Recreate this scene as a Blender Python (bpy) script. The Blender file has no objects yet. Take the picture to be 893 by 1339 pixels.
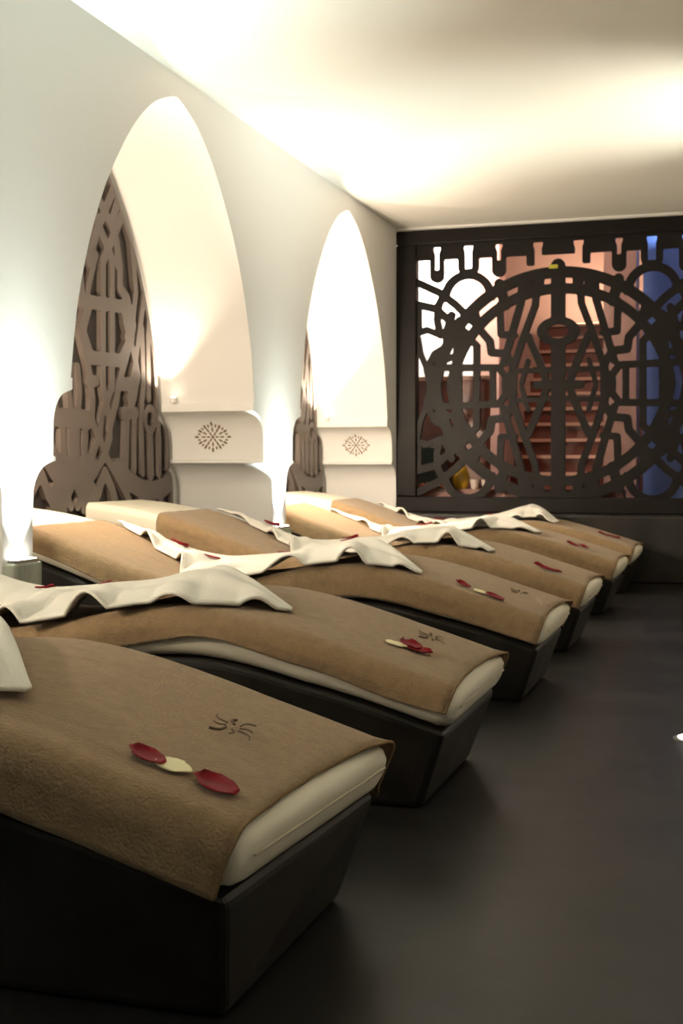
import bpy, bmesh, math, random
import numpy as np
from mathutils import Vector
from mathutils.bvhtree import BVHTree

C = bpy.context.scene
COL = C.collection
K = 0.8                      # metres per drawing unit
random.seed(4)

# ------------------------------------------------------------------ camera
F, VX, VY, CX = 1650.0, 965.0, 612.0, 446.5
YAW = math.atan((VX - CX) / F)
cam_d = bpy.data.cameras.new('camera')
cam_d.sensor_fit = 'VERTICAL'
cam_d.sensor_height = 36.0
cam_d.lens = 36.0 * F / 1339.0
cam_d.shift_y = -(669.5 - VY) / 1339.0
cam_d.clip_start = 0.02
cam = bpy.data.objects.new('camera', cam_d)
cam.location = (0, 0, 1.0 * K)
cam.rotation_euler = (math.pi / 2, 0, YAW)
cam_d.dof.use_dof = True
cam_d.dof.focus_distance = 3.4 * K
cam_d.dof.aperture_fstop = 9.0
COL.objects.link(cam)
C.camera = cam

# ------------------------------------------------------------------ colour, world
C.view_settings.view_transform = 'Standard'
C.view_settings.look = 'None'
C.view_settings.gamma = 1.0
C.view_settings.use_curve_mapping = False
C.view_settings.exposure = 0.0
w = bpy.data.worlds.new('world')
C.world = w
w.use_nodes = True
w.node_tree.nodes['Background'].inputs[0].default_value = (0.02, 0.018, 0.015, 1)


def light(name, kind, loc, energy, color, aim=(0, 0, 1), size=0.1, size_y=None, spread=None, blend=0.5, cone=None):
    d = bpy.data.lights.new(name, kind)
    d.energy = energy
    d.color = color
    if kind == 'AREA':
        d.shape = 'RECTANGLE'
        d.size = size * K
        d.size_y = (size_y or size) * K
        if spread:
            d.spread = math.radians(spread)
    else:
        d.shadow_soft_size = size * K
        if kind == 'SPOT':
            d.spot_size = math.radians(cone or 90)
            d.spot_blend = blend
    o = bpy.data.objects.new(name, d)
    o.location = Vector(loc) * K
    o.rotation_euler = Vector(aim).to_track_quat('-Z', 'Y').to_euler()
    COL.objects.link(o)
    return o


COOL = (0.88, 1.0, 0.94)
SOFT = (1.0, 0.95, 0.80)
WARM = (1.0, 0.82, 0.63)
ZC = 3.28
PIERS = (1.64, 4.985, 8.375)
NICHES = (0.0, 3.30, 6.69, 10.06)
# uplights on the plinths of the piers
for y, e in zip(PIERS, (22, 27, 16)):
    light('pier_uplight_lamp', 'AREA', (-3.05, y, 0.63), e, COOL, (-0.03, 0, 1), 0.05, 0.18, 84)
# wall sconce on the opposite wall, shining up onto the ceiling
light('sconce_and_fill_lamp', 'SPOT', (1.40, 8.3, 1.7), 330, SOFT, (-2.15, 0, 1.58), 0.08, cone=66, blend=1.0)
light('sconce_and_fill_lamp', 'SPOT', (1.40, 1.6, 1.7), 165, SOFT, (-1.0, 0, 1.58), 0.08, cone=80, blend=1.0)  # unseen lamp added out of view as general fill
# lamps in the niches
for c, e, g in zip(NICHES[1:], (18, 26, 55), (44, 52, 100)):
    for q in (-1, 1):
        light('niche_lamp', 'SPOT', (-3.71, c + q * 1.12, 1.53), e, WARM, (-0.10, -0.36 * q, 1), 0.025, cone=110, blend=0.6)
    light('niche_glow_lamp', 'POINT', (-3.34, c - 1.06, 1.52), g, WARM, size=0.05)

# ------------------------------------------------------------------ materials
def mat(name, color, rough=0.6, bump=0.0, scale=60.0, var=0.0, vscale=6.0, metal=0.0, emit=None, estr=0.0, spec=0.5, sheen=0.0, stretch=(1, 1, 1)):
    m = bpy.data.materials.new(name)
    m.use_nodes = True
    nt = m.node_tree
    b = nt.nodes['Principled BSDF']
    b.inputs['Base Color'].default_value = (*color, 1)
    b.inputs['Roughness'].default_value = rough
    b.inputs['Metallic'].default_value = metal
    b.inputs['Specular IOR Level'].default_value = spec
    if sheen:
        b.inputs['Sheen Weight'].default_value = sheen
        b.inputs['Sheen Roughness'].default_value = 0.5
    if emit:
        b.inputs['Emission Color'].default_value = (*emit, 1)
        b.inputs['Emission Strength'].default_value = estr
    tc = nt.nodes.new('ShaderNodeTexCoord')
    mp = nt.nodes.new('ShaderNodeMapping')
    mp.inputs['Scale'].default_value = stretch
    nt.links.new(tc.outputs['Object'], mp.inputs[0])
    if var:
        n = nt.nodes.new('ShaderNodeTexNoise')
        n.inputs['Scale'].default_value = vscale
        n.inputs['Detail'].default_value = 6
        nt.links.new(mp.outputs[0], n.inputs['Vector'])
        r = nt.nodes.new('ShaderNodeValToRGB')
        r.color_ramp.elements[0].position = 0.3
        r.color_ramp.elements[1].position = 0.72
        r.color_ramp.elements[0].color = (*[c * (1 - var) for c in color], 1)
        r.color_ramp.elements[1].color = (*[min(1, c * (1 + var)) for c in color], 1)
        nt.links.new(n.outputs[0], r.inputs[0])
        nt.links.new(r.outputs[0], b.inputs['Base Color'])
        mr = nt.nodes.new('ShaderNodeMapRange')
        mr.inputs[3].default_value = max(0.05, rough - 0.12)
        mr.inputs[4].default_value = min(1, rough + 0.12)
        nt.links.new(n.outputs[0], mr.inputs[0])
        nt.links.new(mr.outputs[0], b.inputs['Roughness'])
    if bump:
        n2 = nt.nodes.new('ShaderNodeTexNoise')
        n2.inputs['Scale'].default_value = scale
        n2.inputs['Detail'].default_value = 4
        nt.links.new(mp.outputs[0], n2.inputs['Vector'])
        bp = nt.nodes.new('ShaderNodeBump')
        bp.inputs['Strength'].default_value = bump
        bp.inputs['Distance'].default_value = 0.01
        nt.links.new(n2.outputs[0], bp.inputs['Height'])
        nt.links.new(bp.outputs[0], b.inputs['Normal'])
    return m


M_WALL = mat('plaster', (0.81, 0.80, 0.77), 0.7, 0.05, 25)
M_CEIL = mat('ceiling_plaster', (0.78, 0.77, 0.71), 0.75, 0.05, 18)
M_FLOOR = mat('polished_dark_concrete', (0.013, 0.0122, 0.0112), 0.40, 0.04, 14, 0.35, 3.0, spec=0.28)
M_STONE = mat('dark_plaster', (0.0150, 0.0130, 0.0105), 0.45, 0.10, 22, 0.45, 7.0, spec=0.30)
M_TOWEL = mat('brown_terry', (0.285, 0.192, 0.103), 0.95, 0.5, 190, 0.12, 40, spec=0.1, sheen=0.2)
def wrinkles(m, strength):
    nt = m.node_tree
    bp0 = [n for n in nt.nodes if n.type == 'BUMP'][0]
    tc = [n for n in nt.nodes if n.type == 'TEX_COORD'][0]
    mp = nt.nodes.new('ShaderNodeMapping')
    mp.inputs['Scale'].default_value = (1.8, 11, 3)
    mp.inputs['Rotation'].default_value = (0, 0, 0.12)
    n = nt.nodes.new('ShaderNodeTexNoise')
    n.inputs['Scale'].default_value = 1.6
    n.inputs['Detail'].default_value = 2
    n.inputs['Distortion'].default_value = 0.6
    b2 = nt.nodes.new('ShaderNodeBump')
    b2.inputs['Strength'].default_value = strength
    b2.inputs['Distance'].default_value = 0.02
    nt.links.new(tc.outputs['Object'], mp.inputs[0])
    nt.links.new(mp.outputs[0], n.inputs['Vector'])
    nt.links.new(n.outputs[0], b2.inputs['Height'])
    nt.links.new(b2.outputs[0], bp0.inputs['Normal'])


wrinkles(M_TOWEL, 0.32)
M_HEM = mat('brown_hem', (0.25, 0.165, 0.085), 0.95, 0.6, 160, spec=0.1)
M_EMB = mat('dark_thread', (0.12, 0.08, 0.045), 0.8)
M_MATT = mat('ivory_leatherette', (0.79, 0.74, 0.60), 0.5, 0.05, 40)
M_PIPE = mat('ivory_piping', (0.60, 0.54, 0.40), 0.6)
M_WHITE = mat('white_terry', (0.80, 0.77, 0.68), 0.95, 0.35, 220, spec=0.1, sheen=0.15)
M_RED = mat('red_petal', (0.20, 0.0015, 0.008), 0.55, 0.1, 60, 0.25, 40, spec=0.2)
M_CREAM = mat('cream_petal', (0.85, 0.78, 0.45), 0.45, 0.1, 60)
M_WOOD = mat('dark_stained_wood', (0.0075, 0.0058, 0.0048), 0.5, 0.08, 30, 0.3, 9, spec=0.14, stretch=(1, 1, 6))
M_BRONZE = mat('bronzed_carving', (0.108, 0.085, 0.071), 0.45, 0.06, 40, 0.12, 5)
M_BRONZE_SHADE = mat('carving_recess_shade', (0.030, 0.023, 0.019), 0.6, 0.08, 40)  # same board as the relief, darkened to paint in the recess shade
M_PLINTH = mat('grey_green_marble', (0.42, 0.46, 0.38), 0.35, 0.04, 20, 0.45, 14, stretch=(1, 1, 0.3))
M_LENS = mat('lamp_lens', (0.9, 0.9, 0.85), 0.3, emit=(1, 0.98, 0.9), estr=14)
M_LENSW = mat('niche_lamp_lens', (0.9, 0.85, 0.75), 0.3, emit=(1, 0.85, 0.65), estr=14)
M_METAL = mat('brushed_metal', (0.35, 0.34, 0.32), 0.35, metal=0.9)
M_HOLE = mat('vent_hole_dark', (0.22, 0.15, 0.085), 0.9)
M_STAIR = mat('red_brown_wood', (0.16, 0.036, 0.016), 0.35, 0.06, 30, 0.3, 8, stretch=(0.3, 1, 1))
M_LIT_EDGE = mat('lit_edge_wood', (0.55, 0.30, 0.20), 0.35)  # paler than the stair wood: light on its edges put into the colour
M_PINK = mat('pink_plaster', (0.62, 0.36, 0.28), 0.7, 0.05, 20)
M_BLUE = mat('blue_plaster', (0.14, 0.20, 0.42), 0.6, 0.05, 20)
M_GREEN = mat('dark_green_paint', (0.012, 0.03, 0.018), 0.5)
M_YEL = mat('yellow_glaze', (0.55, 0.33, 0.02), 0.25)
M_CHINA = mat('white_china', (0.8, 0.68, 0.6), 0.3)
M_RUG = mat('orange_cloth', (0.45, 0.12, 0.035), 0.9, 0.4, 60, 0.5, 30)

# ------------------------------------------------------------------ helpers
def mesh(name, verts, faces, m, parent=None, origin=(0, 0, 0), smooth=False, sharp=None, sheet=False):
    me = bpy.data.meshes.new(name)
    o0 = Vector(origin)
    me.from_pydata([tuple((Vector(v) - o0) * K) for v in verts], [], [tuple(f) for f in faces])
    bm = bmesh.new()
    bm.from_mesh(me)
    if sheet:                               # an open cloth: keep the winding, facing up
        bm.normal_update()
        if sum(f.normal.z * f.calc_area() for f in bm.faces) < 0:
            bmesh.ops.reverse_faces(bm, faces=bm.faces)
    else:
        bmesh.ops.recalc_face_normals(bm, faces=bm.faces)
    bm.to_mesh(me)
    bm.free()
    me.materials.append(m)
    if smooth:
        me.polygons.foreach_set('use_smooth', [True] * len(me.polygons))
        if sharp:
            me.set_sharp_from_angle(angle=math.radians(sharp))
    o = bpy.data.objects.new(name, me)
    COL.objects.link(o)
    if parent:
        o.parent = parent
    else:
        o.location = o0 * K
    return o


def tag(o, label, cat, group=None):
    o['label'] = label
    o['category'] = cat
    if group:
        o['group'] = group
    return o


def struct(o):
    o['kind'] = 'structure'
    return o


def thing(name, loc, label, cat, group=None):
    o = bpy.data.objects.new(name, None)
    o.empty_display_size = 0.05
    o.location = Vector(loc) * K
    COL.objects.link(o)
    return tag(o, label, cat, group)


class MB:
    def __init__(self):
        self.v, self.f = [], []

    def add(self, vs, fs):
        b = len(self.v)
        self.v += [tuple(p) for p in vs]
        self.f += [tuple(i + b for i in f) for f in fs]

    def box(self, x0, x1, y0, y1, z0, z1):
        self.add([(x0, y0, z0), (x1, y0, z0), (x1, y1, z0), (x0, y1, z0), (x0, y0, z1), (x1, y0, z1), (x1, y1, z1), (x0, y1, z1)],
                 [(0, 3, 2, 1), (4, 5, 6, 7), (0, 1, 5, 4), (1, 2, 6, 5), (2, 3, 7, 6), (3, 0, 4, 7)])

    def tube(self, pts, r, n=6, closed=False):
        pts = [Vector(p) for p in pts]
        rings = []
        for i, p in enumerate(pts):
            if closed:
                d = pts[(i + 1) % len(pts)] - pts[i - 1]
            else:
                d = pts[min(i + 1, len(pts) - 1)] - pts[max(i - 1, 0)]
            d.normalize()
            a = d.cross(Vector((0.12, 0.3, 1))).normalized()
            b = d.cross(a)
            rings.append([p + (a * math.cos(t) + b * math.sin(t)) * r for t in [2 * math.pi * k / n for k in range(n)]])
        vs = [q for ring in rings for q in ring]
        fs = []
        L = len(pts)
        for i in range(L if closed else L - 1):
            j = (i + 1) % L
            for k in range(n):
                fs.append((i * n + k, i * n + (k + 1) % n, j * n + (k + 1) % n, j * n + k))
        if not closed:
            fs += [tuple(range(n))[::-1], tuple((L - 1) * n + k for k in range(n))]
        self.add(vs, fs)

    def lathe(self, c, prof, n=20):
        vs, fs = [], []
        for r, z in prof:
            for k in range(n):
                t = 2 * math.pi * k / n
                vs.append((c[0] + r * math.cos(t), c[1] + r * math.sin(t), c[2] + z))
        for i in range(len(prof) - 1):
            for k in range(n):
                fs.append((i * n + k, i * n + (k + 1) % n, (i + 1) * n + (k + 1) % n, (i + 1) * n + k))
        fs += [tuple(range(n))[::-1], tuple((len(prof) - 1) * n + k for k in range(n))]
        self.add(vs, fs)

    def make(self, name, m, parent=None, origin=(0, 0, 0), smooth=False, sharp=None):
        return mesh(name, self.v, self.f, m, parent, origin, smooth, sharp)


def bevel(o, wdt=0.01, seg=2):
    md = o.modifiers.new('edge', 'BEVEL')
    md.width = wdt * K
    md.segments = seg
    md.limit_method = 'ANGLE'
    md.angle_limit = math.radians(35)
    return o


def seg_dist(a, b, p0, p1):
    dx, dy = p1[0] - p0[0], p1[1] - p0[1]
    L = dx * dx + dy * dy + 1e-12
    t = np.clip(((a - p0[0]) * dx + (b - p0[1]) * dy) / L, 0, 1)
    return np.hypot(a - p0[0] - t * dx, b - p0[1] - t * dy)


def lattice(field, a0, a1, b0, b1, res):
    """marching squares of field < 0: flat polygons and boundary segments."""
    na, nb = int((a1 - a0) / res) + 1, int((b1 - b0) / res) + 1
    A = np.linspace(a0, a1, na)
    B = np.linspace(b0, b1, nb)
    GA, GB = np.meshgrid(A, B, indexing='ij')
    D = field(GA, GB)
    D[0, :] = D[-1, :] = 1
    D[:, 0] = D[:, -1] = 1
    D[np.abs(D) < 1e-5] = 1e-5
    V, idx, polys, edges = [], {}, [], []

    def vert(key, p):
        if key not in idx:
            idx[key] = len(V)
            V.append(p)
        return idx[key]

    def corner(i, j):
        return vert(('c', i, j), (A[i], B[j]))

    def cut(i, j, i2, j2):
        key = ('e', min((i, j), (i2, j2)), max((i, j), (i2, j2)))
        t = D[i, j] / (D[i, j] - D[i2, j2])
        return vert(key, (A[i] + (A[i2] - A[i]) * t, B[j] + (B[j2] - B[j]) * t))
    ins = D < 0
    for i in range(na - 1):
        for j in range(nb - 1):
            cs = [(i, j), (i + 1, j), (i + 1, j + 1), (i, j + 1)]
            n = [ins[c] for c in cs]
            if not any(n):
                continue
            poly, flags = [], []
            for k in range(4):
                c, d = cs[k], cs[(k + 1) % 4]
                if n[k]:
                    poly.append(corner(*c)); flags.append(0)
                if n[k] != n[(k + 1) % 4]:
                    poly.append(cut(*c, *d)); flags.append(1)
            polys.append(poly)
            for k in range(len(poly)):
                if flags[k] and flags[(k + 1) % len(poly)]:
                    # an exit followed by an entry is the contour
                    edges.append((poly[k], poly[(k + 1) % len(poly)]))
    return V, polys, edges


def extrude_lattice(name, data, to3d, d0, d1, m, parent, origin):
    V, polys, edges = data
    n = len(V)
    vs = [to3d(a, b, d0) for a, b in V] + [to3d(a, b, d1) for a, b in V]
    cnt = {}
    for p in polys:
        for k in range(len(p)):
            e = (p[k], p[(k + 1) % len(p)])
            key = (min(e), max(e))
            cnt.setdefault(key, []).append(e)
    fs = [tuple(p) for p in polys] + [tuple(i + n for i in reversed(p)) for p in polys]
    for key, es in cnt.items():
        if len(es) == 1:
            a, b = es[0]
            fs.append((b, a, a + n, b + n))
    return mesh(name, vs, fs, m, parent, origin)


# ------------------------------------------------------------------ the room
XW, XB, YE, XR, YR = -3.10, -3.83, 11.62, 1.5, -1.7
ARCH = [(3.15, 0.0), (3.125, 0.10), (3.05, 0.28), (2.95, 0.43), (2.83, 0.565), (2.65, 0.725), (2.43, 0.885), (2.155, 1.03), (1.877, 1.135), (1.65, 1.188), (1.44, 1.222)]


def arch_hw(z):
    zs = [p[0] for p in ARCH][::-1]
    hs = [p[1] for p in ARCH][::-1]
    return float(np.interp(z, zs, hs))


def profile(low):
    P = [(0.0, 3.15), (0.05, 3.14)]
    # smooth arch by Catmull-Rom through the measured points
    pts = [(h, z) for z, h in ARCH]
    for i in range(1, len(pts) - 1):
        p0, p1, p2, p3 = pts[i - 1], pts[i], pts[i + 1], pts[min(i + 2, len(pts) - 1)]
        for t in (0.25, 0.5, 0.75, 1.0):
            q = [0.5 * (2 * p1[k] + (p2[k] - p0[k]) * t + (2 * p0[k] - 5 * p1[k] + 4 * p2[k] - p3[k]) * t * t + (3 * p1[k] - p0[k] - 3 * p2[k] + p3[k]) * t ** 3) for k in (0, 1)]
            P.append(tuple(q))
    P += [(1.205, 1.44), (1.205, 1.385), (1.25, 1.372)]
    for k in range(1, 9):
        a = k / 8 * math.pi / 2
        P.append((1.25 + 0.135 * math.sin(a), 1.20 + 0.168 * math.cos(a)))
    P += [(1.387, 1.06), (1.365, 1.052), (1.365, 1.035), (1.395, 1.03)]
    for k in range(1, 9):
        a = k / 8 * math.pi / 2
        P.append((1.395 + (low - 1.395) * math.sin(a), 0.86 + 0.165 * math.cos(a)))
    P.append((low, 0.0))
    return P


def wall_with_niches():
    b = MB()
    bounds = [YR, (NICHES[0] + NICHES[1]) / 2, (NICHES[1] + NICHES[2]) / 2, (NICHES[2] + NICHES[3]) / 2, YE]
    for i, c in enumerate(NICHES):
        y0, y1 = bounds[i], bounds[i + 1]
        P = profile(1.53 if i == 3 else 1.57)
        b.add([(XW, y0, 3.15), (XW, y1, 3.15), (XW, y1, ZC), (XW, y0, ZC)], [(0, 1, 2, 3)])
        for (h0, z0), (h1, z1) in zip(P, P[1:]):
            for s, yb in ((-1, y0), (1, y1)):
                if abs(z0 - z1) > 1e-6:
                    b.add([(XW, yb, z0), (XW, c + s * h0, z0), (XW, c + s * h1, z1), (XW, yb, z1)], [(0, 1, 2, 3) if s < 0 else (3, 2, 1, 0)])
    o = b.make('wall_left', M_WALL)
    struct(o)
    for i, c in enumerate(NICHES):
        y0, y1 = bounds[i], bounds[i + 1]
        P = profile(1.53 if i == 3 else 1.57)
        Q = [(-h, z) for h, z in reversed(P)] + P[1:]
        n = len(Q)
        b = MB()
        b.add([(XW, c + h, z) for h, z in Q] + [(XB, c + h, z) for h, z in Q], [(k, k + 1, n + k + 1, n + k) for k in range(n - 1)])
        b.add([(XB, y0, 0), (XB, y1, 0), (XB, y1, ZC), (XB, y0, ZC)], [(0, 1, 2, 3)])
        struct(b.make('wall_niche_%d' % (i + 1), M_WALL, None, (0, 0, 0), True, 28))


def tag_kind(o):
    o['kind'] = 'structure'


def slab(name, m, *args):
    b = MB()
    b.box(*args)
    return struct(b.make(name, m))


wall_with_niches()
slab('floor', M_FLOOR, -4.2, XR + 0.1, YR - 0.1, 18.2, -0.1, 0.0)
slab('ceiling', M_CEIL, -4.2, XR + 0.1, YR - 0.1, 11.74, ZC, ZC + 0.1)
slab('wall_right', M_WALL, XR, XR + 0.1, YR - 0.1, 11.74, 0, ZC)
slab('wall_rear', M_WALL, -4.2, XR + 0.1, YR - 0.1, YR, 0, ZC)
SX0, SX1 = -3.097, -0.065          # carved end screen, outer edges
SZ0, SZ1 = 0.60, 3.245
slab('wall_end', M_WALL, SX1, XR, YE, YE + 0.12, 0, ZC)
slab('trim_1', M_WALL, -4.2, SX1, YE, YE + 0.12, SZ1, ZC)
o = slab('trim_2', M_STONE, -3.10, XR, 11.18, YE + 0.12, 0, 0.585)
bevel(o, 0.02)
# plinths at the foot of the piers
for i, y in enumerate(PIERS):
    o = slab('trim_%d' % (i + 3), M_PLINTH, XW - 0.005, XW + 0.06, y - 0.118, y + 0.118, 0, 0.575)
    bevel(o, 0.008)
    b = MB(); b.box(XW + 0.008, XW + 0.055, y - 0.09, y + 0.09, 0.575, 0.59)
    nm = ('uplight on the pier between the loungers and the camera end', 'uplight on the grey-green plinth in front of the nearer carved niche',
          'uplight on the grey-green plinth between the two carved niches')[i]
    t = thing('uplight', (XW + 0.03, y, 0.575), 'small glowing ' + nm, 'lamp', 'uplights on the pier plinths')
    b.make('housing', M_METAL, t, (XW + 0.03, y, 0.575))
    b = MB(); b.box(XW + 0.014, XW + 0.05, y - 0.082, y + 0.082, 0.588, 0.594)
    b.make('lens', M_LENS, t, (XW + 0.03, y, 0.575))

# ------------------------------------------------------------------ carved panels inside the niches
def px_panel(u, v, x=-3.775):
    a, bb = (u - CX) / F, -(v - VY) / F
    s, c = math.sin(YAW), math.cos(YAW)
    r = (-s + a * c, c + a * s, bb)
    t = x / r[0]
    return (r[1] * t, 1.0 + r[2] * t)


def px_end(u, v, y=YE):
    a, bb = (u - CX) / F, -(v - VY) / F
    s, c = math.sin(YAW), math.cos(YAW)
    r = (-s + a * c, c + a * s, bb)
    t = y / r[1]
    return (r[0] * t, 1.0 + r[2] * t)


PW = 0.075
# bands of the carving as drawn on the panel (picture pixels of the first niche), width in drawing units
BANDS = [
    ([(131, 338), (131, 505), (139, 545), (140, 572), (132, 598), (112, 632), (97, 662)], 0.062),
    ([(143, 338), (143, 505), (129, 545), (127, 572), (135, 598), (155, 632), (172, 668)], 0.062),
    ([(131, 340), (138, 322), (150, 295), (160, 268)], PW),
    ([(143, 340), (137, 322), (124, 292), (116, 262)], PW),
    ([(152, 225), (138, 262), (124, 296), (112, 340)], PW),
    ([(126, 262), (140, 290), (149, 316), (150, 345)], PW),
    ([(160, 240), (150, 262), (142, 288)], PW),
    ([(103, 432), (113, 394), (157, 400), (168, 441), (154, 471), (115, 467), (103, 432)], 0.085),
    ([(149, 318), (153, 345), (153, 376), (163, 390), (171, 425), (164, 455), (152, 500), (147, 530), (139, 560)], 0.07),
    ([(168, 300), (170, 330), (174, 380), (170, 420), (162, 440)], 0.06),
    ([(160, 420), (172, 465), (177, 490), (172, 520), (163, 540), (161, 612)], 0.065),
    ([(186, 380), (178, 440), (173, 475), (165, 520), (172, 545), (172, 614)], 0.06),
    ([(182, 430), (184, 500), (181, 545), (183, 618)], 0.06),
    ([(194, 380), (190, 440), (191, 520)], 0.06),
    ([(193, 565), (194, 620)], 0.075),
    ([(205, 470), (204, 540), (205, 620)], 0.06),
    ([(216, 560), (218, 620)], 0.06),
    ([(152, 502), (166, 502)], 0.09),
    ([(158, 540), (174, 540)], 0.08),
    ([(150, 612), (166, 630), (182, 640), (198, 642), (212, 637), (226, 622)], 0.13),
    ([(180, 640), (180, 672)], 0.06), ([(194, 640), (194, 672)], 0.06), ([(207, 640), (208, 672)], 0.06),
    ([(78, 545), (113, 549)], 0.11),
    ([(90, 545), (90, 618)], 0.085), ([(108, 549), (106, 600), (96, 618)], 0.07),
    ([(101, 430), (110, 470), (114, 496), (117, 520), (116, 548), (125, 572), (118, 592), (104, 612)], 0.065),
    ([(112, 498), (122, 498)], 0.07),
    ([(97, 480), (100, 510), (97, 545)], 0.06),
    ([(98, 330), (101, 360), (104, 395)], 0.07), ([(122, 332), (112, 372), (104, 430)], 0.05),
    ([(72, 616), (88, 614), (104, 616), (118, 612)], 0.14),
    ([(88, 618), (78, 645), (66, 668)], 0.08), ([(88, 618), (100, 642), (112, 668)], 0.08),
    ([(112, 668), (124, 645), (133, 618)], 0.075), ([(133, 618), (143, 640), (149, 668)], 0.075), ([(66, 640), (80, 668)], 0.06),
]
RINGS = [((193, 548), 0.075, 0.05)]


def outline_hw(z):
    """half width of the carved panel at height z (a little inside the niche)."""
    P = profile(1.44)
    zs = np.array([p[1] for p in P])[::-1]
    hs = np.array([p[0] for p in P])[::-1]
    zs = zs + np.linspace(0, 1e-4, len(zs))
    return np.interp(np.asarray(z) + 0.06, zs, hs, right=0) - 0.065


def carving_field(a, b):
    d = np.full(a.shape, 9.0)
    a = np.abs(a)
    for pts, wd in BANDS:
        q = [px_panel(*p) for p in pts]
        q = [(y - 6.66, z) for y, z in q]
        for p0, p1 in zip(q, q[1:]):
            d = np.minimum(d, seg_dist(a, b, p0, p1) - wd / 2)
            if min(p0[0], p1[0]) < 0.35:
                d = np.minimum(d, seg_dist(a, b, (-p0[0], p0[1]), (-p1[0], p1[1])) - wd / 2)
    for c, r, wd in RINGS:
        y, z = px_panel(*c)
        rr = np.hypot(a - (y - 6.66), b - z)
        d = np.minimum(d, np.abs(rr - r) - wd / 2)
    edge = a - outline_hw(b)
    d = np.minimum(d, -(edge + 0.035))            # raised rim
    return np.maximum(d, np.maximum(edge, 0.30 - b))


CARVE = lattice(carving_field, -1.5, 1.5, 0.28, 3.16, 0.0135)
zz = list(np.linspace(0.30, 3.10, 90))
for i, c in enumerate(NICHES[2:]):
    t = thing('arched_wood_carving', (XB, c, 0.3), ('bronzed wooden arch panel of carved strapwork in the niche behind the third and fourth loungers',
              'bronzed wooden arch panel mostly hidden by the pier, in the niche beside the end screen')[i], 'carved panel', 'carved panels in the wall niches')
    pts = [(-max(float(outline_hw(z)), 0.0), z) for z in zz]
    ring = pts + [(-h, z) for h, z in reversed(pts)]
    n = len(ring)
    b = MB()
    vs = [(XB + 0.002, c + h, z) for h, z in ring] + [(XB + 0.03, c + h, z) for h, z in ring]
    m = len(zz)
    fs = [(k, (k + 1) % n, n + (k + 1) % n, n + k) for k in range(n)]
    for k in range(m - 1):
        fs.append((k, k + 1, n - 2 - k, n - 1 - k))
        fs.append((n + k, n + k + 1, n + n - 2 - k, n + n - 1 - k))
    b.add(vs, fs)
    b.make('back_board', M_BRONZE_SHADE, t, (XB, c, 0.3))
    if i == 0:
        V, polys, edges = CARVE
        rel = extrude_lattice('relief', CARVE, lambda a, bb, d: (XB + d, c + a, bb), 0.028, 0.062, M_BRONZE, t, (XB, c, 0.3))
    else:
        r2 = rel.copy(); COL.objects.link(r2); r2.parent = t

# pierced rosettes on the far jambs, and the lamps on their ledges
def jamb_y(z):
    P = profile(1.56)
    P = [p for p in P if p[1] < 1.375]
    return float(np.interp(z, [p[1] for p in P][::-1], [p[0] for p in P][::-1]))


for i, c in enumerate(NICHES[2:]):
    b = MB()
    cx, cz = (-3.47, 1.215) if i == 0 else (-3.45, 1.215)
    R = []
    for k in range(12):
        t = 2 * math.pi * k / 12
        R.append((0.060, t, 0.017, 0.006))
        if k % 2 == 0:
            R.append((0.028, t, 0.013, 0.006))
        R.append((0.092, t + math.pi / 12, 0.011, 0.006))
        R.append((0.093 if k % 3 else 0.105, t, 0.016, 0.008))
    R.append((0, 0, 0.011, 0.011))
    for r, t, l, wd in R:
        px, pz = cx + 1.15 * r * math.cos(t), cz + 0.85 * r * math.sin(t)
        vs, n = [], 10
        for dy in (0.004, -0.004):
            for k in range(n):
                q = 2 * math.pi * k / n
                e, f = l * math.cos(q), wd * math.sin(q)
                X = px + e * math.cos(t) - f * math.sin(t)
                Z = pz + e * math.sin(t) + f * math.cos(t)
                vs.append((X, c + jamb_y(Z) + dy, Z))
        b.add(vs, [tuple(range(n)), tuple(range(n, 2 * n))[::-1]] + [(k, (k + 1) % n, n + (k + 1) % n, n + k) for k in range(n)])
    tag(b.make('pierced_vent', M_HOLE, None, (cx, c + jamb_y(cz), cz)), ('rosette of small pierced holes in the cream jamb of the wider-looking niche',
        'rosette of small pierced holes in the cream jamb beside the end screen')[i], 'vent', 'pierced rosettes on the niche jambs')
    for s in (-1, 1):
        L = (-3.67, c + s * 1.165, 1.44)
        t = thing('niche_spotlight', L, 'small cream uplight on the ledge at the %s jamb of the %s' % (('near', 'far')[s > 0], ('first carved niche', 'niche by the screen')[i]), 'lamp', 'uplights on the niche ledges')
        b = MB(); b.lathe(L, [(0.016, 0.0), (0.02, 0.01), (0.02, 0.04)], 16); b.make('housing', M_WALL, t, L)
        b = MB(); b.lathe(L, [(0.016, 0.038), (0.016, 0.044)], 16); b.make('lens', M_LENSW, t, L)

# ------------------------------------------------------------------ carved end screen
SC = px_end(729.5, 503)
SF = 0.195                                         # frame member width
scr = thing('carved_screen', (SC[0], YE, SZ0), 'large black wooden screen pierced with interlaced ring strapwork closing the end of the room', 'screen')
SO = (SC[0], YE, SZ0)


def screen_member(x0, x1, z0, z1, y0=YE - 0.035, y1=YE + 0.09):
    b = MB(); b.box(x0, x1, y0, y1, z0, z1)
    return bevel(b.make('frame_rail', M_WOOD, scr, SO), 0.012)


screen_member(SX0, SX1, SZ1 - 0.135, SZ1)
screen_member(SX0, SX1, SZ0 - 0.015, SZ0 + 0.13)
screen_member(SX0, SX0 + SF, SZ0 + 0.13, SZ1 - 0.135)
screen_member(SX1 - SF, SX1, SZ0 + 0.13, SZ1 - 0.135)

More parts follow.
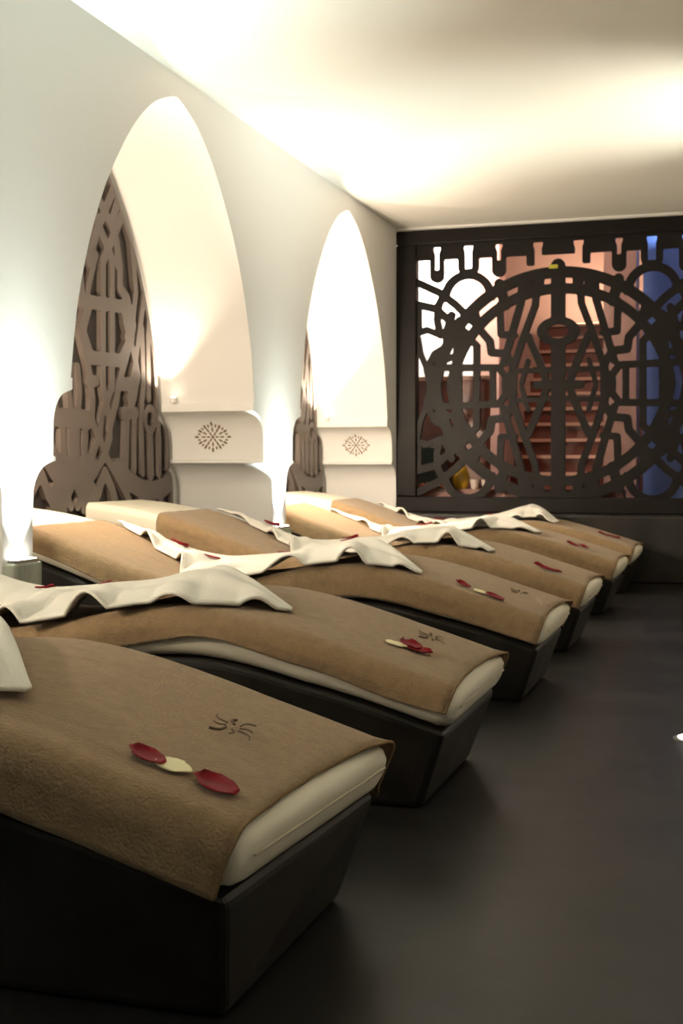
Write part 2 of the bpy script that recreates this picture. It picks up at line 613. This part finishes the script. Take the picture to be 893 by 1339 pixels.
# straps of the upper left quarter, in a 2.3316 times enlarged crop of the picture that starts at (510, 270); widths in drawing units
END = [
    ([(70, 226), (150, 262), (200, 300), (250, 350)], 0.085), ([(70, 296), (140, 312), (168, 338), (215, 372)], 0.085),
    ([(165, 262), (147, 300), (142, 345), (152, 392)], 0.075), ([(88, 300), (88, 380)], 0.05), ([(84, 384), (112, 376), (152, 392)], 0.07),
    ([(187, 330), (170, 385), (172, 428), (135, 450), (112, 497), (122, 543)], 0.08),
    ([(84, 400), (92, 450), (112, 497)], 0.06),
    ([(228, 380), (202, 418), (200, 454), (160, 470), (138, 494)], 0.065),
    ([(270, 372), (303, 410), (308, 445), (350, 448), (374, 485), (374, 543)], 0.085),
    ([(208, 543), (208, 424), (237, 398), (263, 424), (263, 543)], 0.075),
    ([(140, 491), (330, 491)], 0.075), ([(140, 491), (120, 520)], 0.07), ([(330, 491), (352, 520), (350, 543)], 0.075),
    ([(312, 491), (312, 543)], 0.07), ([(140, 543), (150, 491)], 0.05),
    ([(334, 300), (337, 390), (378, 392)], 0.075),
    ([(402, 225), (398, 292), (345, 478)], 0.08), ([(447, 230), (442, 300), (405, 400), (360, 540)], 0.075),
    ([(420, 395), (455, 475), (480, 543)], 0.08),
    ([(512, 180), (512, 543)], 0.155),
    ([(332, 235), (350, 300)], 0.11), ([(250, 300), (283, 352)], 0.0), ([(256, 318), (262, 345)], 0.09), ([(428, 205), (420, 262)], 0.07), ([(462, 200), (460, 250)], 0.05), ([(208, 345), (225, 385)], 0.06),
    ([(385, 500), (512, 500)], 0.05), ([(445, 543), (512, 543)], 0.08), ([(400, 540), (420, 470)], 0.05),
]


def px3(p):
    x, z = px_end(510 + p[0] / 2.3316, 270 + p[1] / 2.3316)
    return (SC[0] - x, z - SC[1])


def screen_field(a, b):
    d = np.full(a.shape, 9.0)
    a1 = np.abs(a)
    b1 = np.abs(b - SC[1])
    for pts, wd in END:
        if wd <= 0:
            continue
        q = [px3(p) for p in pts]
        for p0, p1 in zip(q, q[1:]):
            d = np.minimum(d, seg_dist(a1, b1, p0, p1) - wd * 0.42)
    for r, wd in ((1.155, 0.10), (1.005, 0.09)):
        d = np.minimum(d, np.abs(np.hypot(a1, b1 + 0.12) - r) - wd / 2)
    kx, kz = px3((236, 278))
    rr = np.hypot(a1 - kx, b1 - kz)
    d = np.minimum(d, np.maximum(np.abs(rr - 0.215) - 0.038, kz - 0.03 - b1))
    ox, oz = px3((512, 380))
    ell = np.hypot(a / 0.145, (b - SC[1] - oz) / 0.10)
    d = np.minimum(np.maximum(d, -(ell - 1.0) * 0.1), (np.abs(ell - 1.0) - 0.34) * 0.1)
    rail = 2.965 + 0 * b
    d = np.minimum(d, rail - b)
    for u, v, half, slot, flare, zs in ((571, 366, 0.066, 0.022, 0.036, 2.865), (612, 356, 0.098, 0.036, 0.046, 2.865), (652, 358, 0.064, 0.020, 0.034, 2.93)):
        x, z = px_end(u, v)
        ac = SC[0] - x
        dx = np.abs(a1 - ac)
        body = np.maximum(dx - half, z + half * 0.6 - b)
        body = np.minimum(body, np.hypot(dx, b - z - half * 0.6) - half)
        fl_ = slot + (flare - slot) * np.clip((b - 3.02) / 0.035, 0, 1)
        hole = np.maximum(dx - fl_, np.maximum(zs - b, b - 3.085))
        d = np.minimum(d, body)
        d = np.maximum(d, -hole)
    # the hooked openings beside the middle post
    h1 = np.maximum(np.abs(a1 - 0.185) - 0.035 - 0.012 * np.clip((b - 3.02) / 0.03, 0, 1), np.maximum(2.90 - b, b - 3.085))
    h2 = np.maximum(np.abs(a1 - 0.14) - 0.075, np.maximum(2.89 - b, b - 2.965))
    d = np.minimum(d, np.maximum(np.abs(a1 - 0.255) - 0.035, 2.87 - b))
    d = np.maximum(d, -np.minimum(h1, h2))
    d = np.minimum(d, 3.085 - b)
    return d


LX0, LX1, LZ0, LZ1 = SX0 + SF - 0.02, SX1 - SF + 0.02, SZ0 + 0.11, SZ1 - 0.115
hwid = (LX1 - LX0) / 2 + 0.01
data = lattice(screen_field, -1.36, 1.36, LZ0, LZ1, 0.0125)
extrude_lattice('fretwork', data, lambda a, bb, d: (SC[0] + a, YE + d, bb), 0.0, 0.05, M_WOOD, scr, SO)

# ------------------------------------------------------------------ loungers
PX = [0.70, 0.80, 0.95, 1.16, 1.45, 1.65, 1.83, 2.05, 2.25, 2.42, 2.60, 2.80, 3.00, 3.24, 3.50, 3.85]
PZ = [0.315, 0.352, 0.408, 0.478, 0.552, 0.568, 0.548, 0.495, 0.465, 0.460, 0.490, 0.558, 0.632, 0.712, 0.765, 0.800]


def zt(x):
    s = -x
    # smoothed profile
    return float(np.mean([np.interp(s + d, PX, PZ) for d in (-0.12, -0.08, -0.04, 0, 0.04, 0.08, 0.12)]))


def th(x):
    return 0.107 + 0.03 * min(1.0, max(0.0, (-x - 0.80) / 0.45))


def skew(i, p, pad=True):
    """the foot of a pad leans outward; the pad of the front lounger sits a little askew on its base"""
    if pad:
        wgt = min(1.0, max(0.0, (p[0] + 1.05) / 0.25))
        p = (p[0] + 0.038 * wgt * min(1.1, max(0, (p[2] - zt(p[0]) + th(p[0])) / th(p[0]))), p[1], p[2])
    if i:
        return p
    f = min(1.0, max(0.0, 1 - (p[1] - BY[0]) / BW))
    return (p[0] - 0.052 * f - 0.008, p[1], p[2])


BW = 0.80
BY = [2.05, 3.53, 5.30, 6.82, 8.64, 10.12]
NTH = ['front', 'second', 'third', 'fourth', 'fifth', 'last']
XF, XH = -0.79, -3.765


def stone_plinth(y0, i):
    b = MB()
    xs = list(np.linspace(-0.800, -3.76, 60))
    vs, fs = [], []
    for k, x in enumerate(xs):
        for top, ya in ((0, 0.06), (1, 0.0)):
            xx = x
            z = zt(x) - th(x) - 0.006 if top else 0.0
            if not top:
                xx = -0.885 + (x + 0.80) * (2.875 / 2.96)
            q = [(xx, y0 + ya, z), (xx, y0 + BW - ya, z)]
            vs += [skew(i, p, False) for p in q] if top else q
    n = len(xs)
    for k in range(n - 1):
        i, j = 4 * k, 4 * (k + 1)
        fs += [(i, j, j + 2, i + 2), (i + 1, i + 3, j + 3, j + 1), (i + 2, j + 2, j + 3, i + 3), (i, i + 1, j + 1, j)]
    fs += [(0, 2, 3, 1), (4 * (n - 1), 4 * (n - 1) + 1, 4 * (n - 1) + 3, 4 * (n - 1) + 2)]
    b.add(vs, fs)
    o = b.make('lounger_base', M_STONE, None, (-0.885, y0, 0))
    return bevel(o, 0.022, 3)


def section(y, e=0.0, r=0.05):
    """cross-section of the mattress as (y, dz below the top) going round; e grows it"""
    pts = []
    for k in range(7):
        a = math.pi / 2 * k / 6
        pts.append((r - (r + e) * math.cos(a), -r + (r + e) * math.sin(a)))
    return pts


def mattress(y0, i):
    org = (XF, y0, zt(XF) - th(XF))
    xs = [XF - 0.004, XF - 0.001, XF - 0.006, XF - 0.018, XF - 0.04] + list(np.linspace(XF - 0.07, XH, 64))
    ins = [0.055, 0.035, 0.016, 0.005, 0.0] + [0.0] * 64
    rings = []
    for x, s in zip(xs, ins):
        z = zt(x)
        r = 0.045
        ring = []
        h, wd = th(x) - 2 * s, BW - 2 * s
        zc, yc = z - th(x) / 2, y0 + BW / 2
        n = 5
        for (sy, sz, a0) in ((-1, 1, 180), (1, 1, 90), (1, -1, 0), (-1, -1, -90)):
            for k in range(n + 1):
                a = math.radians(a0 - 90 * k / n)
                ring.append((x, yc + sy * (wd / 2 - r) + r * math.cos(a), zc + sz * max(h / 2 - r, 0) + min(r, h / 2) * math.sin(a)))
        # gentle crown on top
        rings.append(ring)
    m = len(rings[0])
    vs = [skew(i, p) for r in rings for p in r]
    fs = [(a * m + k, a * m + (k + 1) % m, (a + 1) * m + (k + 1) % m, (a + 1) * m + k) for a in range(len(rings) - 1) for k in range(m)]
    fs += [tuple(range(m)), tuple((len(rings) - 1) * m + k for k in range(m))]
    t = thing('mattress', org, 'x', 'mattress')
    mesh('cushion', vs, fs, M_MATT, t, org, True, 60)
    b = MB()
    x = XF - 0.001
    ring = []
    z = zt(x) - 0.040
    for y in np.linspace(y0 + 0.05, y0 + BW - 0.05, 14):
        ring.append(skew(i, (XF + 0.0015, y, z)))
    b.tube(ring, 0.003, 6)
    b.make('piping', M_PIPE, t, org, True)
    return t


DROP_N = [0.135, 0.075, 0.128, 0.132, 0.132, 0.132]
DROP_F = [0.13, 0.10, 0.12, 0.12, 0.12, 0.12]
HEAD = [-3.27, -3.27, -3.24, -3.29, -3.25, -3.27]


def cover(i, y0):
    rnd = random.Random(10 + i)
    xs = list(np.linspace(-0.812, HEAD[i], 110))
    r, e = 0.045, 0.0095
    rings, ph = [], rnd.random() * 6
    for x in xs:
        z = zt(x)
        wob = 0.012 * math.sin(7 * x + ph) + 0.006 * math.sin(17 * x + 2 * ph)
        dn = DROP_N[i]
        df = DROP_F[i]
        if i == 1:
            dn = 0.58 * th(x) + 0.6 * wob + 0.075 * max(0, (-x - 1.6))
            dn = min(dn, th(x))
        elif x < -2.35 and i > 1:
            dn = 0.095 + wob * 0.4
            if i in (3, 4, 5):
                dn = 0.125
        else:
            dn = min(dn + 0.25 * wob, th(x) + 0.004)
        if i == 2 and x > -2.2:
            dn = 0.90 * th(x) + 0.1 * wob
        path = []
        for k in range(7):
            f = k / 6
            zz_ = -dn + (dn - r) * f
            path.append((-e - 0.004 - 0.006 * (1 - f) * math.sin(9 * x + ph), zz_))
        for k in range(1, 7):
            a = math.pi / 2 * k / 6
            path.append((r - (r + e) * math.cos(a), -r + (r + e) * math.sin(a)))
        for k in range(1, 12):
            y = r + (BW - 2 * r) * k / 12
            wr = 0.0030 * math.sin(38 * y + 7 * x + 1.5 * math.sin(9 * x + ph)) * math.sin(8 * x + 5 * y + ph)
            path.append((y, e + 0.002 + wr * 0.7))
        for k in range(0, 7):
            a = math.pi / 2 * k / 6
            path.append((BW - r + (r + e) * math.sin(a), -r + (r + e) * math.cos(a)))
        for k in range(1, 5):
            f = k / 4
            path.append((BW + e + 0.004, -r - (df - r) * f))
        ring = []
        for (yy, dz) in path:
            xx = x
            if x == xs[0]:
                xx = x - 0.018 * math.cos(math.pi * (yy / BW - 0.5)) if 0 < yy < BW else x + 0.0
                xx += 0.018 * math.exp(-((yy - BW) / 0.09) ** 2) * (1 + 4 * min(0, dz))
            ring.append((xx, y0 + yy, z + dz))
        rings.append(ring)
    rings = [[skew(i, p) for p in r_] for r_ in rings]
    m = len(rings[0])
    vs = [p for r_ in rings for p in r_]
    fs = [(a * m + k, a * m + k + 1, (a + 1) * m + k + 1, (a + 1) * m + k) for a in range(len(rings) - 1) for k in range(m - 1)]
    org = (-1.2, y0 + BW / 2, zt(-1.2))
    t = thing('bed_cover', org, 'x', 'cover')
    o = mesh('terry_sheet', vs, fs, M_TOWEL, t, org, True, None, True)
    sd = o.modifiers.new('thickness', 'SOLIDIFY'); sd.thickness = 0.004 * K; sd.offset = 1
    # hem along the foot edge
    b = MB()
    b.tube([(p[0], p[1], p[2] + 0.002) for p in rings[0]], 0.004, 6)
    b.make('hem', M_HEM, t, org, True)
    # stitched emblem
    ex, ey = [(-1.02, 0.43), (-0.975, 0.575), (-0.955, 0.47), (-1.0, 0.5), (-1.0, 0.5), (-1.0, 0.5)][i]
    if i < 3:
        b = MB()
        for k in range(8):
            a = 2 * math.pi * k / 8 + 0.3
            L0, L1 = (0.018, 0.058) if k % 2 else (0.014, 0.040)
            ln = []
            for q in range(5):
                rr = L0 + (L1 - L0) * q / 4
                aa = a + 0.25 * math.sin(q * 0.8)
                x, y = ex + rr * math.cos(aa), y0 + ey + 1.25 * rr * math.sin(aa)
                ln.append((x, y, zt(x) + 0.0215))
            b.tube(ln, 0.0018 if k not in (2, 5) else 0.0035, 5)
        b.make('embroidered_emblem', M_EMB, t, org)
    return t, vs, fs


def towel_z(x, i):
    s = -x
    z = zt(x)
    # the towel bridges the dip of the seat
    br = 0.062 * math.exp(-((s - 2.28) / 0.30) ** 2) + 0.02 * math.exp(-((s - 1.85) / 0.25) ** 2)
    return z + 0.0225, br


TOWELS = {
    # near edge and far edge as (x, y from the lounger's near side), from the back rest to the tip
    0: ([(-2.9, 0.30), (-2.4, 0.05), (-1.9, 0.02), (-1.55, 0.04), (-1.36, 0.17)], [(-2.9, 0.80), (-2.5, 0.82), (-2.2, 0.82), (-1.80, 0.70), (-1.36, 0.19)]),
    1: ([(-3.15, 0.30), (-2.75, 0.03), (-2.30, -0.01), (-1.9, -0.015), (-1.60, 0.01), (-1.345, 0.22)], [(-3.15, 0.80), (-2.8, 0.81), (-2.5, 0.82), (-2.2, 0.82), (-1.88, 0.82), (-1.35, 0.24)]),
    2: ([(-3.17, 0.80), (-2.90, 0.60), (-2.62, 0.40), (-2.38, -0.01), (-1.85, -0.02), (-1.50, 0.0), (-1.315, 0.05)], [(-3.17, 0.82), (-2.95, 0.83), (-2.65, 0.83), (-2.35, 0.83), (-2.05, 0.83), (-1.74, 0.82), (-1.32, 0.075)]),
    3: ([(-3.25, 0.82), (-2.86, 0.62), (-2.62, 0.44), (-2.40, 0.05), (-1.9, -0.02), (-1.52, 0.0), (-1.31, 0.07)], [(-3.25, 0.84), (-2.95, 0.84), (-2.65, 0.84), (-2.35, 0.84), (-2.05, 0.83), (-1.68, 0.80), (-1.30, 0.17)]),
    4: ([(-3.06, 0.80), (-2.76, 0.68), (-2.55, 0.45), (-2.36, 0.05), (-1.9, -0.02), (-1.6, 0.0), (-1.34, 0.16)], [(-3.06, 0.83), (-2.86, 0.84), (-2.6, 0.84), (-2.3, 0.84), (-2.0, 0.84), (-1.65, 0.82), (-1.32, 0.26)]),
    5: ([(-3.08, 0.78), (-2.78, 0.60), (-2.55, 0.40), (-2.36, 0.03), (-1.9, -0.02), (-1.6, 0.05), (-1.40, 0.02)], [(-3.08, 0.81), (-2.86, 0.83), (-2.6, 0.83), (-2.3, 0.83), (-2.0, 0.83), (-1.70, 0.80), (-1.38, 0.12)]),
}


def towel(i, y0):
    N, Fr = TOWELS[i]
    rnd = random.Random(50 + i)
    nt_, ns = 120, 26
    p1, p2, p3 = [rnd.random() * 6.28 for _ in range(3)]

    def at(P, t):
        s = t * (len(P) - 1)
        k = min(int(s), len(P) - 2)
        f = s - k
        g = [P[max(k - 1, 0)], P[k], P[k + 1], P[min(k + 2, len(P) - 1)]]
        return [0.5 * (2 * g[1][q] + (g[2][q] - g[0][q]) * f + (2 * g[0][q] - 5 * g[1][q] + 4 * g[2][q] - g[3][q]) * f * f + (3 * g[1][q] - g[0][q] - 3 * g[2][q] + g[3][q]) * f ** 3) for q in (0, 1)]
    vs, fs = [], []
    for a in range(nt_ + 1):
        t = a / nt_
        n, f = at(N, t), at(Fr, t)
        for c in range(ns + 1):
            s = c / ns
            x, y = n[0] + (f[0] - n[0]) * s, n[1] + (f[1] - n[1]) * s
            z, br = towel_z(x, i)
            z += br * (0.12 + 0.88 * s)
            env = min(1, t * 8) * min(1, (1 - t) * 6)
            # pleats open toward the near edge
            u = t * 42 + p1 + 1.1 * math.sin(t * 9 + p2)
            pleat = max(0.0, 0.10 + 0.90 * math.sin(u)) ** 0.85
            z += env * (1 - s) ** 1.5 * (0.048 + 0.020 * math.sin(t * 13 + p3)) * pleat
            z += env * s * 0.040 * math.exp(-((x + 1.78) / 0.28) ** 2)
            z += env * 0.009 * (1 + math.sin(11 * s + 15 * t + p3)) * math.sin(s * 3.14)
            y += env * (1 - s) ** 2 * 0.018 * math.cos(u)
            if i == 5:
                z += 0.05 * math.exp(-((t - 0.86) / 0.10) ** 2) * (0.4 + 0.6 * s)
            if y < -0.005:
                z -= 0.0
            # drape over the far edge
            if y > BW:
                z -= (y - BW) * 0.3
            vs.append((x, y0 + y, z))
    m = ns + 1
    for a in range(nt_):
        for c in range(ns):
            fs.append((a * m + c, a * m + c + 1, (a + 1) * m + c + 1, (a + 1) * m + c))
    org = (-1.9, y0 + BW / 2, towel_z(-1.9, i)[0])
    o = mesh('white_towel', vs, fs, M_WHITE, None, org, True, None, True)
    sd = o.modifiers.new('thickness', 'SOLIDIFY'); sd.thickness = 0.010 * K; sd.offset = 1
    b = MB()
    b.tube([(vs[a * m][0], vs[a * m][1], vs[a * m][2] + 0.005) for a in range(0, nt_ + 1)], 0.0065, 6)
    b.make('hem', M_WHITE, o, org, True)
    return o, vs, fs


where = ['front lounger by the camera', 'second lounger from the camera', 'third lounger, in front of the first carved niche', 'fourth lounger, its head in the first carved niche',
         'fifth lounger, in front of the pier uplight', 'last lounger beside the end screen']
proto_b = proto_m = None
SURF = []
for i, y0 in enumerate(BY):
    if i < 2:
        o = proto_b = stone_plinth(y0, i)
    else:
        o = proto_b.copy(); COL.objects.link(o); o.location = Vector((-0.885, y0, 0)) * K
    tag(o, 'dark plastered wave-shaped base of the ' + where[i], 'lounger base', 'lounger bases')
    if i < 2:
        o = proto_m = mattress(y0, i)
    else:
        o = proto_m.copy(); COL.objects.link(o); o.location = proto_m.location + Vector((0, (y0 - BY[1]) * K, 0))
        for ch in proto_m.children:
            c2 = ch.copy(); COL.objects.link(c2); c2.parent = o
    tag(o, 'ivory mattress pad on the ' + where[i], 'mattress', 'lounger mattresses')
    t, cv, cf = cover(i, y0)
    tag(t, 'brown terry cover draped over the ' + where[i], 'towel cover', 'brown lounger covers')
    o, tv, tf = towel(i, y0)
    tag(o, 'rumpled white towel lying across the ' + where[i], 'towel', 'white towels on the loungers')
    SURF.append((BVHTree.FromPolygons([Vector(v) for v in cv], cf), BVHTree.FromPolygons([Vector(v) for v in tv], tf)))

# ------------------------------------------------------------------ petals
def drop(i, x, y):
    zb = -1
    nrm = Vector((0, 0, 1))
    for k, tr in enumerate(SURF[i]):
        h = tr.ray_cast(Vector((x, y, 3)), Vector((0, 0, -1)))
        if h[0] is not None:
            z = h[0].z + (0.0120 if k else 0.005)
            if z > zb:
                zb = z
                nrm = h[1] if h[1].z > 0 else -h[1]
    return zb, nrm


def petal(i, x, y, L, W, ang, m, label, curl=0.35):
    curl *= 0.65
    y += BY[i]
    z, nrm = drop(i, x, y)
    rnd = random.Random(int(abs(x * 1000) + y * 77))
    na, nr = 9, 18
    vs = []
    for a in range(na + 1):
        s = a / na                     # from the pointed base to the rounded end
        hw = W / 2 * 1.25 * max(0.10, math.sin(math.pi * (0.07 + 0.83 * s ** 0.9))) ** 0.75
        for k in range(7):
            q = k / 6 * 2 - 1
            px = L * (s - 0.5) - 0.10 * L * q * q * (s > 0.7)
            py = hw * q
            pz = 0.003 + curl * W * 0.55 * (q * q) * (0.4 + s * 0.6) + 0.25 * curl * L * (s - 0.45) ** 2 * 2 + 0.002 * rnd.random()
            vs.append(Vector((px, py, pz)))
    zmin = min(v.z for v in vs)
    q0 = Vector((0, 0, 1)).rotation_difference(nrm)
    ca, sa = math.cos(ang), math.sin(ang)
    out = []
    for v in vs:
        p = Vector((v.x * ca - v.y * sa, v.x * sa + v.y * ca, v.z - zmin + 0.004))
        out.append(q0 @ p + Vector((x, y, z)))
    fs = [(a * 7 + k, a * 7 + k + 1, (a + 1) * 7 + k + 1, (a + 1) * 7 + k) for a in range(na) for k in range(6)]
    o = mesh('rose_petal', out, fs, m, None, (x, y, z), True, None, True)
    sd = o.modifiers.new('thickness', 'SOLIDIFY'); sd.thickness = 0.002 * K; sd.offset = 1
    tag(o, label, 'petal', 'rose petals on the loungers')


R_, W_ = M_RED, M_CREAM
PET = [
    (0, -1.073, 0.122, 0.085, 0.050, 2.9, R_, 'dark red curled petal touching the cream petal on the front lounger', 0.5),
    (0, -1.018, 0.128, 0.075, 0.052, 0.1, W_, 'cream petal between two red petals on the front lounger', 0.15),
    (0, -0.930, 0.118, 0.095, 0.065, 3.0, R_, 'broad red petal closest to the foot of the front lounger', 0.4),
    (1, -1.012, 0.265, 0.075, 0.050, 0.3, W_, 'cream petal under the red petals on the second lounger from the camera', 0.15),
    (1, -0.985, 0.320, 0.085, 0.060, 2.2, R_, 'upper red petal of the pair by the star emblem on the second lounger', 0.5),
    (1, -0.945, 0.285, 0.085, 0.055, 0.4, R_, 'lower red petal of the pair by the star emblem on the second lounger', 0.5),
    (1, -2.36, 0.16, 0.08, 0.055, 2.6, R_, 'red petal near the pleated edge of the towel on the second lounger', 0.4),
    (1, -2.46, 0.62, 0.075, 0.06, 0.6, R_, 'red petal on the far edge of the towel on the second lounger, below the plinth', 0.5),
    (1, -2.26, 0.72, 0.05, 0.03, 0.2, R_, 'small half-hidden red petal in a towel fold on the second lounger', 0.4),
    (2, -1.145, 0.10, 0.09, 0.045, 2.5, R_, 'curled red petal highest on the foot slope of the third lounger', 0.6),
    (2, -1.06, 0.075, 0.065, 0.042, 0.0, W_, 'cream petal between two red petals on the third lounger', 0.15),
    (2, -1.0, 0.065, 0.09, 0.06, 2.8, R_, 'broad red petal closest to the foot of the third lounger', 0.4),
    (2, -2.78, 0.72, 0.10, 0.07, 0.6, R_, 'red petal standing up at the towel edge on the back rest of the third lounger', 0.7),
    (2, -2.55, 0.62, 0.09, 0.03, 0.1, R_, 'narrow dark petal on the towel in the seat of the third lounger', 0.6),
    (2, -1.86, 0.76, 0.10, 0.04, 0.1, R_, 'dull red petal on the towel fold over the knee hump of the third lounger', 0.4),
    (3, -1.02, 0.10, 0.12, 0.055, 2.9, R_, 'curved dark red petal of the pair on the foot of the fourth lounger', 0.7),
    (3, -0.965, 0.13, 0.09, 0.06, 0.3, R_, 'flatter red petal of the pair on the foot of the fourth lounger', 0.4),
    (3, -2.86, 0.78, 0.11, 0.085, 0.5, R_, 'red petal on the back rest towel of the fourth lounger, beside the pier uplight', 0.7),
    (3, -2.52, 0.10, 0.09, 0.06, 0.6, R_, 'red petal at the near edge of the towel in the seat of the fourth lounger', 0.5),
    (3, -2.30, 0.70, 0.10, 0.05, 0.2, R_, 'red petal lying in the towel dip of the fourth lounger', 0.5),
    (4, -1.09, 0.12, 0.10, 0.05, 2.8, R_, 'upper dark petal of the pair on the foot of the fifth lounger', 0.6),
    (4, -1.025, 0.20, 0.10, 0.06, 2.2, R_, 'lower red petal of the pair on the foot of the fifth lounger', 0.5),
    (4, -2.25, 0.62, 0.13, 0.04, 0.3, R_, 'thin dark petal on the towel in the seat of the fifth lounger', 0.7),
    (5, -1.045, 0.30, 0.10, 0.06, 2.9, R_, 'upper dark petal of the pair on the foot of the last lounger', 0.5),
    (5, -0.965, 0.36, 0.11, 0.06, 0.2, R_, 'lower dark petal of the pair on the foot of the last lounger', 0.5),
    (5, -2.50, 0.70, 0.10, 0.05, 0.3, R_, 'dark petal on the towel of the last lounger, below the end screen', 0.6),
    (5, -2.05, 0.55, 0.10, 0.05, 0.3, R_, 'dark petal on the towel over the knee hump of the last lounger', 0.6),
]
for p in PET:
    petal(*p)

# ------------------------------------------------------------------ small floor light
fl = (-0.155, 4.83, 0)
t = thing('floor_light', fl, 'small round white light set into the dark floor near the aisle', 'lamp')
b = MB(); b.lathe(fl, [(0.075, 0.0), (0.075, 0.004), (0.06, 0.006)], 28); b.make('rim', M_METAL, t, fl, True, 30)
b = MB(); b.lathe(fl, [(0.058, 0.004), (0.058, 0.008)], 28); b.make('lens', M_LENS, t, fl)

# ------------------------------------------------------------------ the stair hall seen through the end screen
slab('wall_hall_rear', M_PINK, -5.5, 2.5, 17.0, 17.1, 0, 4.2)
slab('wall_hall_left', M_WALL, -5.6, -5.5, 11.8, 17.1, 0, 4.2)
slab('wall_hall_right', M_BLUE, 2.5, 2.6, 11.8, 17.1, 0, 4.2)
slab('ceiling_hall', M_WALL, -5.6, 2.6, 11.8, 17.1, 4.2, 4.3)
slab('wall_hall_front', M_WALL, -5.6, 2.6, 11.74, 11.8, ZC, 4.3)
slab('wall_white', M_WALL, -5.2, -2.74, 13.55, 13.67, 0, 4.2)
slab('wall_blue', M_BLUE, -0.98, 2.5, 14.0, 14.1, 0, 4.2)
slab('pillar_stair_left', M_PINK, -2.735, -2.46, 13.5, 13.9, 0, 4.2)
slab('pillar_stair_right', M_PINK, -1.33, -1.00, 13.3, 13.75, 0, 4.2)
st = thing('staircase', (-1.75, 13.0, 0), 'red-brown wooden staircase with painted-lit nosings rising behind the carved screen', 'staircase')
SO2 = (-1.75, 13.0, 0)
for k in range(15):
    y, z = 13.0 + 0.24 * k, 0.19 * (k + 1)
    b = MB(); b.box(-2.42, -1.36, y, y + 0.245, z - 0.19, z - 0.035)
    b.make('riser', M_STAIR, st, SO2)
    b = MB(); b.box(-2.42, -1.36, y - 0.03, y + 0.245, z - 0.035, z)
    tr = b.make('tread', M_STAIR, st, SO2)
    b = MB(); b.box(-2.42, -1.36, y - 0.042, y - 0.02, z - 0.032, z + 0.004)
    b.make('lit_nosing', M_LIT_EDGE, tr, SO2)  # tread edge coloured pale as if lit
cb = thing('sideboard', (-2.95, 12.95, 0), 'red-brown sideboard with a painted-lit top under the bright white wall behind the screen', 'cabinet')
o2 = (-2.95, 12.95, 0)
b = MB(); b.box(-3.6, -2.45, 12.7, 12.95, 0, 1.90); b.make('carcass', M_STAIR, cb, o2)
b = MB(); b.box(-3.63, -2.43, 12.66, 12.955, 1.90, 1.94); b.make('top', M_LIT_EDGE, cb, o2)  # light on the top is painted in with the pale colour
for k in range(3):
    b = MB(); b.box(-3.56 + 0.38 * k, -3.22 + 0.38 * k, 12.685, 12.705, 1.2, 1.84); b.make('door', M_STAIR, cb, o2)
ct = thing('low_counter', (-3.2, 12.25, 0), 'dark green low counter with a pale top behind the lower corner of the screen', 'counter')
o2 = (-3.2, 12.25, 0)
b = MB(); b.box(-3.55, -2.78, 12.1, 12.45, 0, 1.20); b.make('carcass', M_GREEN, ct, o2)
b = MB(); b.box(-3.58, -2.76, 12.07, 12.47, 1.20, 1.25); b.make('top', M_CHINA, ct, o2)
# things on the ledge right behind the screen
slab('trim_9', M_STAIR, -3.5, -1.0, 11.80, 12.05, 0, 0.80)
b = MB(); b.lathe((-2.54, 11.92, 0.80), [(0.05, 0), (0.075, 0.05), (0.085, 0.12), (0.06, 0.2), (0.035, 0.24), (0.045, 0.27)], 18)
tag(b.make('jar', M_YEL, None, (-2.54, 11.92, 0.80), True, 40), 'yellow glazed jar on the ledge behind the carved screen', 'jar')
for x, lb in ((-2.41, 'white china cup standing beside the yellow jar'), (-2.30, 'white china cup second from the yellow jar')):
    b = MB(); b.lathe((x, 11.92, 0.80), [(0.025, 0), (0.035, 0.02), (0.045, 0.09), (0.04, 0.09), (0.03, 0.025)], 16)
    tag(b.make('cup', M_CHINA, None, (x, 11.92, 0.80), True, 40), lb, 'cup', 'cups behind the screen')
b = MB()
vs, fs = [], []
for a in range(25):
    for c in range(9):
        x, y = -3.02 + 0.36 * a / 24, 11.83 + 0.18 * c / 8
        vs.append((x, y, 0.80 + 0.012 + 0.05 * abs(math.sin(a * 0.9 + c * 0.5)) * (1 - abs(c - 4) / 6) * math.sin(math.pi * a / 24)))
for a in range(24):
    for c in range(8):
        fs.append((a * 9 + c, a * 9 + c + 1, a * 9 + c + 10, a * 9 + c + 9))
o = mesh('orange_cloth', vs, fs, M_RUG, None, (-2.8, 11.9, 0.8), True)
sd = o.modifiers.new('thickness', 'SOLIDIFY'); sd.thickness = 0.01 * K; sd.offset = 1
tag(o, 'crumpled orange cloth on the ledge in the bottom corner behind the screen', 'cloth')

light('hall_white_lamp', 'AREA', (-3.3, 12.7, 3.9), 60, (1, 0.93, 0.85), (0.1, 0.7, -0.5), 0.6, 0.6, 120)
light('hall_stair_lamp', 'AREA', (-1.8, 13.2, 4.1), 18, (1, 0.74, 0.60), (0, 0.35, -1), 0.5, 0.5)
light('hall_rear_lamp', 'AREA', (-1.8, 16.2, 2.9), 14, (1, 0.82, 0.62), (0, 0.5, 1), 0.5, 0.2)
light('hall_blue_lamp', 'AREA', (-0.4, 13.7, 3.5), 14, (0.45, 0.66, 1.0), (0, 0.5, 1), 0.9, 0.2)

b = MB(); b.box(-1.655, -1.575, YE - 0.005, YE + 0.0, 2.83, 2.865)
tag(b.make('paper_tag', mat('yellow_green_paper', (0.45, 0.42, 0.05), 0.8), None, (-1.615, YE, 2.85)), 'tiny yellow-green tag stuck on the middle post of the carved screen', 'tag')
